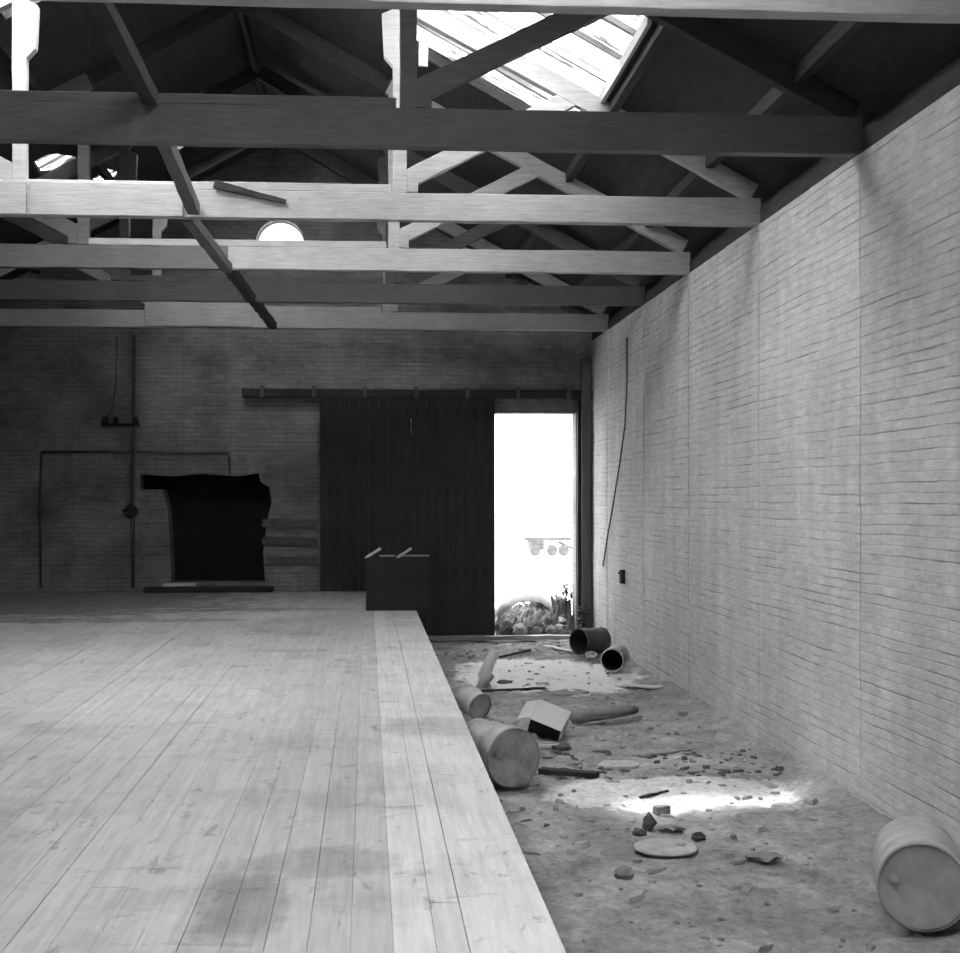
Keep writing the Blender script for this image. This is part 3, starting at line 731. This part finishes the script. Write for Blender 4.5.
# doorway rubble
stones = [(520, 640, .16, 'stone'), (536, 643, .12, 'midgrey'), (552, 640, .15, 'stone'), (560, 636, .15, 'midgrey'), (566, 642, .10, 'iron'), (545, 628, .16, 'stone'), (560, 622, .13, 'stone'), (530, 630, .14, 'midgrey'), (564, 627, .11, 'iron'), (510, 638, .11, 'iron')]
wherel = ['lowest in the middle of the doorway heap', 'dark one leaning on the threshold under the heap', 'right of centre at the foot of the doorway heap', 'large one at the right foot of the doorway heap',
          'dark one against the door post', 'on top in the middle of the doorway heap', 'high on the right of the doorway heap', 'under the bent sheet in the doorway', 'dark one high beside the door post', 'small dark one at the left foot of the doorway heap']
for k, (px, py, r, mt) in enumerate(stones):
    p = gp(px, 641); yy = YB+.0+(.12 if py > 634 else .30); q = ony(px, py, yy)
    bm = bmesh.new(); lump(bm, (q.x, yy, max(r*.55, q.z+.02)), r, (1, .7, .75), 2, .35, k+20)
    tag(link('rubble_stone', bm, mt), 'rubble stone, '+wherel[k], 'stone', 'rubble stones heaped in the doorway')
# low dark heap of earth and rubble under the stones, spilling out into the yard
bm = bmesh.new(); n = 40; gg = []
for i in range(n+1):
    row = []
    for j in range(n+1):
        u = i/n; v = j/n; x = DX0+.03+(DX1-DX0-.06)*u; y = YB+.02+1.9*v
        e_ = min(1, v*5)*min(1, (1-v)*3)*(.75+.5*u)
        z = .02+.42*e_*(1+.35*noise.noise(Vector((x*3, y*3, 0)))+.25*noise.noise(Vector((x*9, y*9, 2))))+.05*noise.noise(Vector((x*20, y*20, 1)))
        row.append(bm.verts.new((x, y, z)))
    gg.append(row)
for i in range(n):
    for j in range(n): bm.faces.new((gg[i][j], gg[i+1][j], gg[i+1][j+1], gg[i][j+1]))
tag(link('rubble_heap', bm, 'iron'), 'dark heap of earth and broken rubble filling the foot of the bright doorway', 'rubble', kind='stuff')
# bent pale sheet over the heap
bm = bmesh.new(); rows = []
curve = [(498, 624), (502, 616), (508, 609), (518, 604), (530, 602), (541, 604), (549, 609), (553, 615)]
for yy in (YB+.02, YB+.2, YB+.38):
    rows.append([ony(px, py, YB+.05) for px, py in curve])
    for p in rows[-1]: p.y = yy; p.z += .03*random.random()+.75*(yy-YB)
lay = []
for th in (0, .02):
    lay.append([[bm.verts.new((p.x, p.y, p.z-th)) for p in r] for r in rows])
for L_ in lay:
    for a, b in zip(L_, L_[1:]):
        for i in range(len(a)-1): bm.faces.new((a[i], a[i+1], b[i+1], b[i]))
for j in (0, -1):
    for i in range(len(curve)-1): bm.faces.new((lay[0][j][i], lay[0][j][i+1], lay[1][j][i+1], lay[1][j][i]))
tag(link('bent_sheet', bm, 'pale', smooth=True), 'pale sheet bent in an arch over the rubble in the doorway', 'sheet')
# weeds
def weed(px, py, yy, h, seed, lb, n=26):
    q = ony(px, py, yy); e = empty('weed_plant', (q.x, yy, 0.05), lb, 'plant', 'weeds growing in the doorway'); rnd = random.Random(seed)
    bs = bmesh.new(); bl_ = bmesh.new()
    for k in range(9):
        a = rnd.uniform(0, 6.28); lean = rnd.uniform(.05, .25)*h; hh_ = h*rnd.uniform(.6, 1.0)
        pts = [(0, 0, 0), (math.cos(a)*lean*.3, math.sin(a)*lean*.3, hh_*.5), (math.cos(a)*lean, math.sin(a)*lean, hh_)]
        tube(bs, pts, [.008, .006, .003], 5)
        for j in range(n//3):
            t = rnd.uniform(.25, 1); c = Vector(pts[1]).lerp(Vector(pts[2]), t) if t > .5 else Vector(pts[0]).lerp(Vector(pts[1]), t*2)
            d = Vector((rnd.uniform(-1, 1), rnd.uniform(-1, 1), rnd.uniform(-.2, .7))).normalized(); s = d.cross(Vector((0, 0, 1))).normalized(); L = rnd.uniform(.06, .13)
            v = [bl_.verts.new(c), bl_.verts.new(c+d*L*.5+s*L*.28), bl_.verts.new(c+d*L+Vector((0, 0, -.01))), bl_.verts.new(c+d*L*.5-s*L*.28)]
            bl_.faces.new(v)
    link('stem', bs, 'leaf', e); link('foliage', bl_, 'leaf', e)
weed(545, 620, YB+.6, .75, 1, 'leafy weed growing in the middle of the doorway rubble', 30)
weed(566, 625, YB+.45, .95, 2, 'tallest leafy weed at the right of the doorway rubble', 54)
weed(528, 620, YB+.9, .5, 3, 'weed behind the bent pale sheet in the doorway')
weed(584, 636, YB-.30, .55, 4, 'dark weed in front of the door post')

# loose rubble chips on the earth floor (too many to count)
def chips(name, n, mat, lb, rmin, rmax, seed, region):
    rnd = random.Random(seed); bm = bmesh.new()
    for _ in range(n):
        x, y = region(rnd)
        if 15.6 < y < 19.3 and rnd.random() < .75: continue
        r = rnd.uniform(rmin, rmax)*(1 if rnd.random() < .85 else 1.8); z = fz(x, y)
        hh_ = rnd.uniform(.25, .8); a = rnd.uniform(0, 6.28); n_ = rnd.choice((4, 5, 5, 6)); L = rnd.choice((1, 1, 1.5, 3))
        lo, hi = [], []
        for k in range(n_):
            t = a+2*math.pi*k/n_; rr = r*rnd.uniform(.7, 1.2); dx, dy = math.cos(t)*rr*L, math.sin(t)*rr
            X_ = x+dx*math.cos(a)-dy*math.sin(a); Y_ = y+dx*math.sin(a)+dy*math.cos(a)
            lo.append(bm.verts.new((X_, Y_, z-.005))); hi.append(bm.verts.new((x+(X_-x)*.7, y+(Y_-y)*.7, z+r*hh_*rnd.uniform(.7, 1.1))))
        bm.faces.new(hi)
        for i in range(n_): bm.faces.new((lo[i], lo[(i+1) % n_], hi[(i+1) % n_], hi[i]))
    tag(link(name, bm, mat), lb, 'rubble', kind='stuff')
reg = lambda r: (r.uniform(XE+.06, 3.55), 4+17.2*r.random()**.8)
near = lambda r: (r.uniform(1.4, 3.6), r.uniform(10.9, 12.0))
edge = lambda r: (XE+.02+abs(r.gauss(0, .35)), r.uniform(9, 21.2))
chips('rubble', 520, 'midgrey', 'grey chips and clods scattered over the earth floor', .008, .034, 1, reg)
chips('rubble', 420, 'stone', 'pale plaster chips scattered over the earth floor', .01, .04, 2, reg)
chips('rubble', 230, 'iron', 'dark crumbs and splinters behind the sunlit patch', .01, .032, 3, lambda r: near(r) if r.random() < .5 else edge(r))

# ------------------------------------------------------------------ outside
bm = bmesh.new(); n = 60
gg = []
for i in range(n+1):
    row = []
    for j in range(n+1):
        x = -25+60*i/n; y = YB+.42+150*(j/n)**2
        z = -.03+.10*noise.fractal(Vector((x*.6, y*.6, 1)), .8, 2, 4)+min(.25, .2*max(0, y-YB-.6))*.6
        row.append(bm.verts.new((x, y, z)))
    gg.append(row)
for i in range(n):
    for j in range(n): bm.faces.new((gg[i][j], gg[i+1][j], gg[i+1][j+1], gg[i][j+1]))
struct(link('ground', bm, 'yard', smooth=True), 'bleached rubble yard outside the doorway', 'ground')
# low flat cart in the yard
p = ony(548, 551, 50)
e = empty('handcart', (p.x, 50, .15), 'dark low flatbed cart standing in the bright yard outside', 'cart')
bm = bmesh.new(); box(bm, -.95, .85, -.4, .4, .55, .68); link('bed', bm, 'iron', e)
for x in (-.55, .1, .55):
    bm = bmesh.new(); lathe(bm, [(.001, -.03), (.20, -.03), (.22, 0), (.20, .03), (.001, .03)], 16); o = link('wheel', bm, 'iron', e); o.location = (x, -.42, .2); o.rotation_euler = (R(90), 0, 0)
bm = bmesh.new(); box(bm, -.75, -.2, -.38, .38, .2, .55); link('chassis', bm, 'iron', e)
bm = bmesh.new(); timber(bm, (.4, 0, .5), (.95, 0, .25), .08, .08); link('drawbar', bm, 'iron', e)
# pale building far across the yard
Yb = 95; a = ony(533, 476, Yb); b = ony(640, 476, Yb)
e = empty('building', (a.x, Yb, 0), 'pale low building far beyond the yard', 'building')
bm = bmesh.new(); box(bm, 0, b.x-a.x, 0, 8, 0, a.z); link('wall', bm, 'pale', e)
bm = bmesh.new(); box(bm, -.3, b.x-a.x+.3, -.3, 8.3, a.z, a.z+.35); link('roof', bm, 'stone', e)
for x in (1.4, 3.6):
    bm = bmesh.new(); box(bm, x, x+1.1, -.04, .02, 1.4, 2.9); link('window', bm, 'midgrey', e)
q = ony(516, 500, 70)
e = empty('tree', (q.x, 70, 0), 'small faint bush-topped post beyond the yard on the left of the doorway view', 'tree')
bm = bmesh.new(); tube(bm, [(0, 0, 0), (.05, 0, q.z*.6), (0, 0, q.z)], .08, 8); link('trunk', bm, 'midgrey', e)
bm = bmesh.new(); lump(bm, (0, 0, q.z+.4), .45, (1, 1, 1.2), 3, .5, 2); link('crown', bm, 'stone', e)
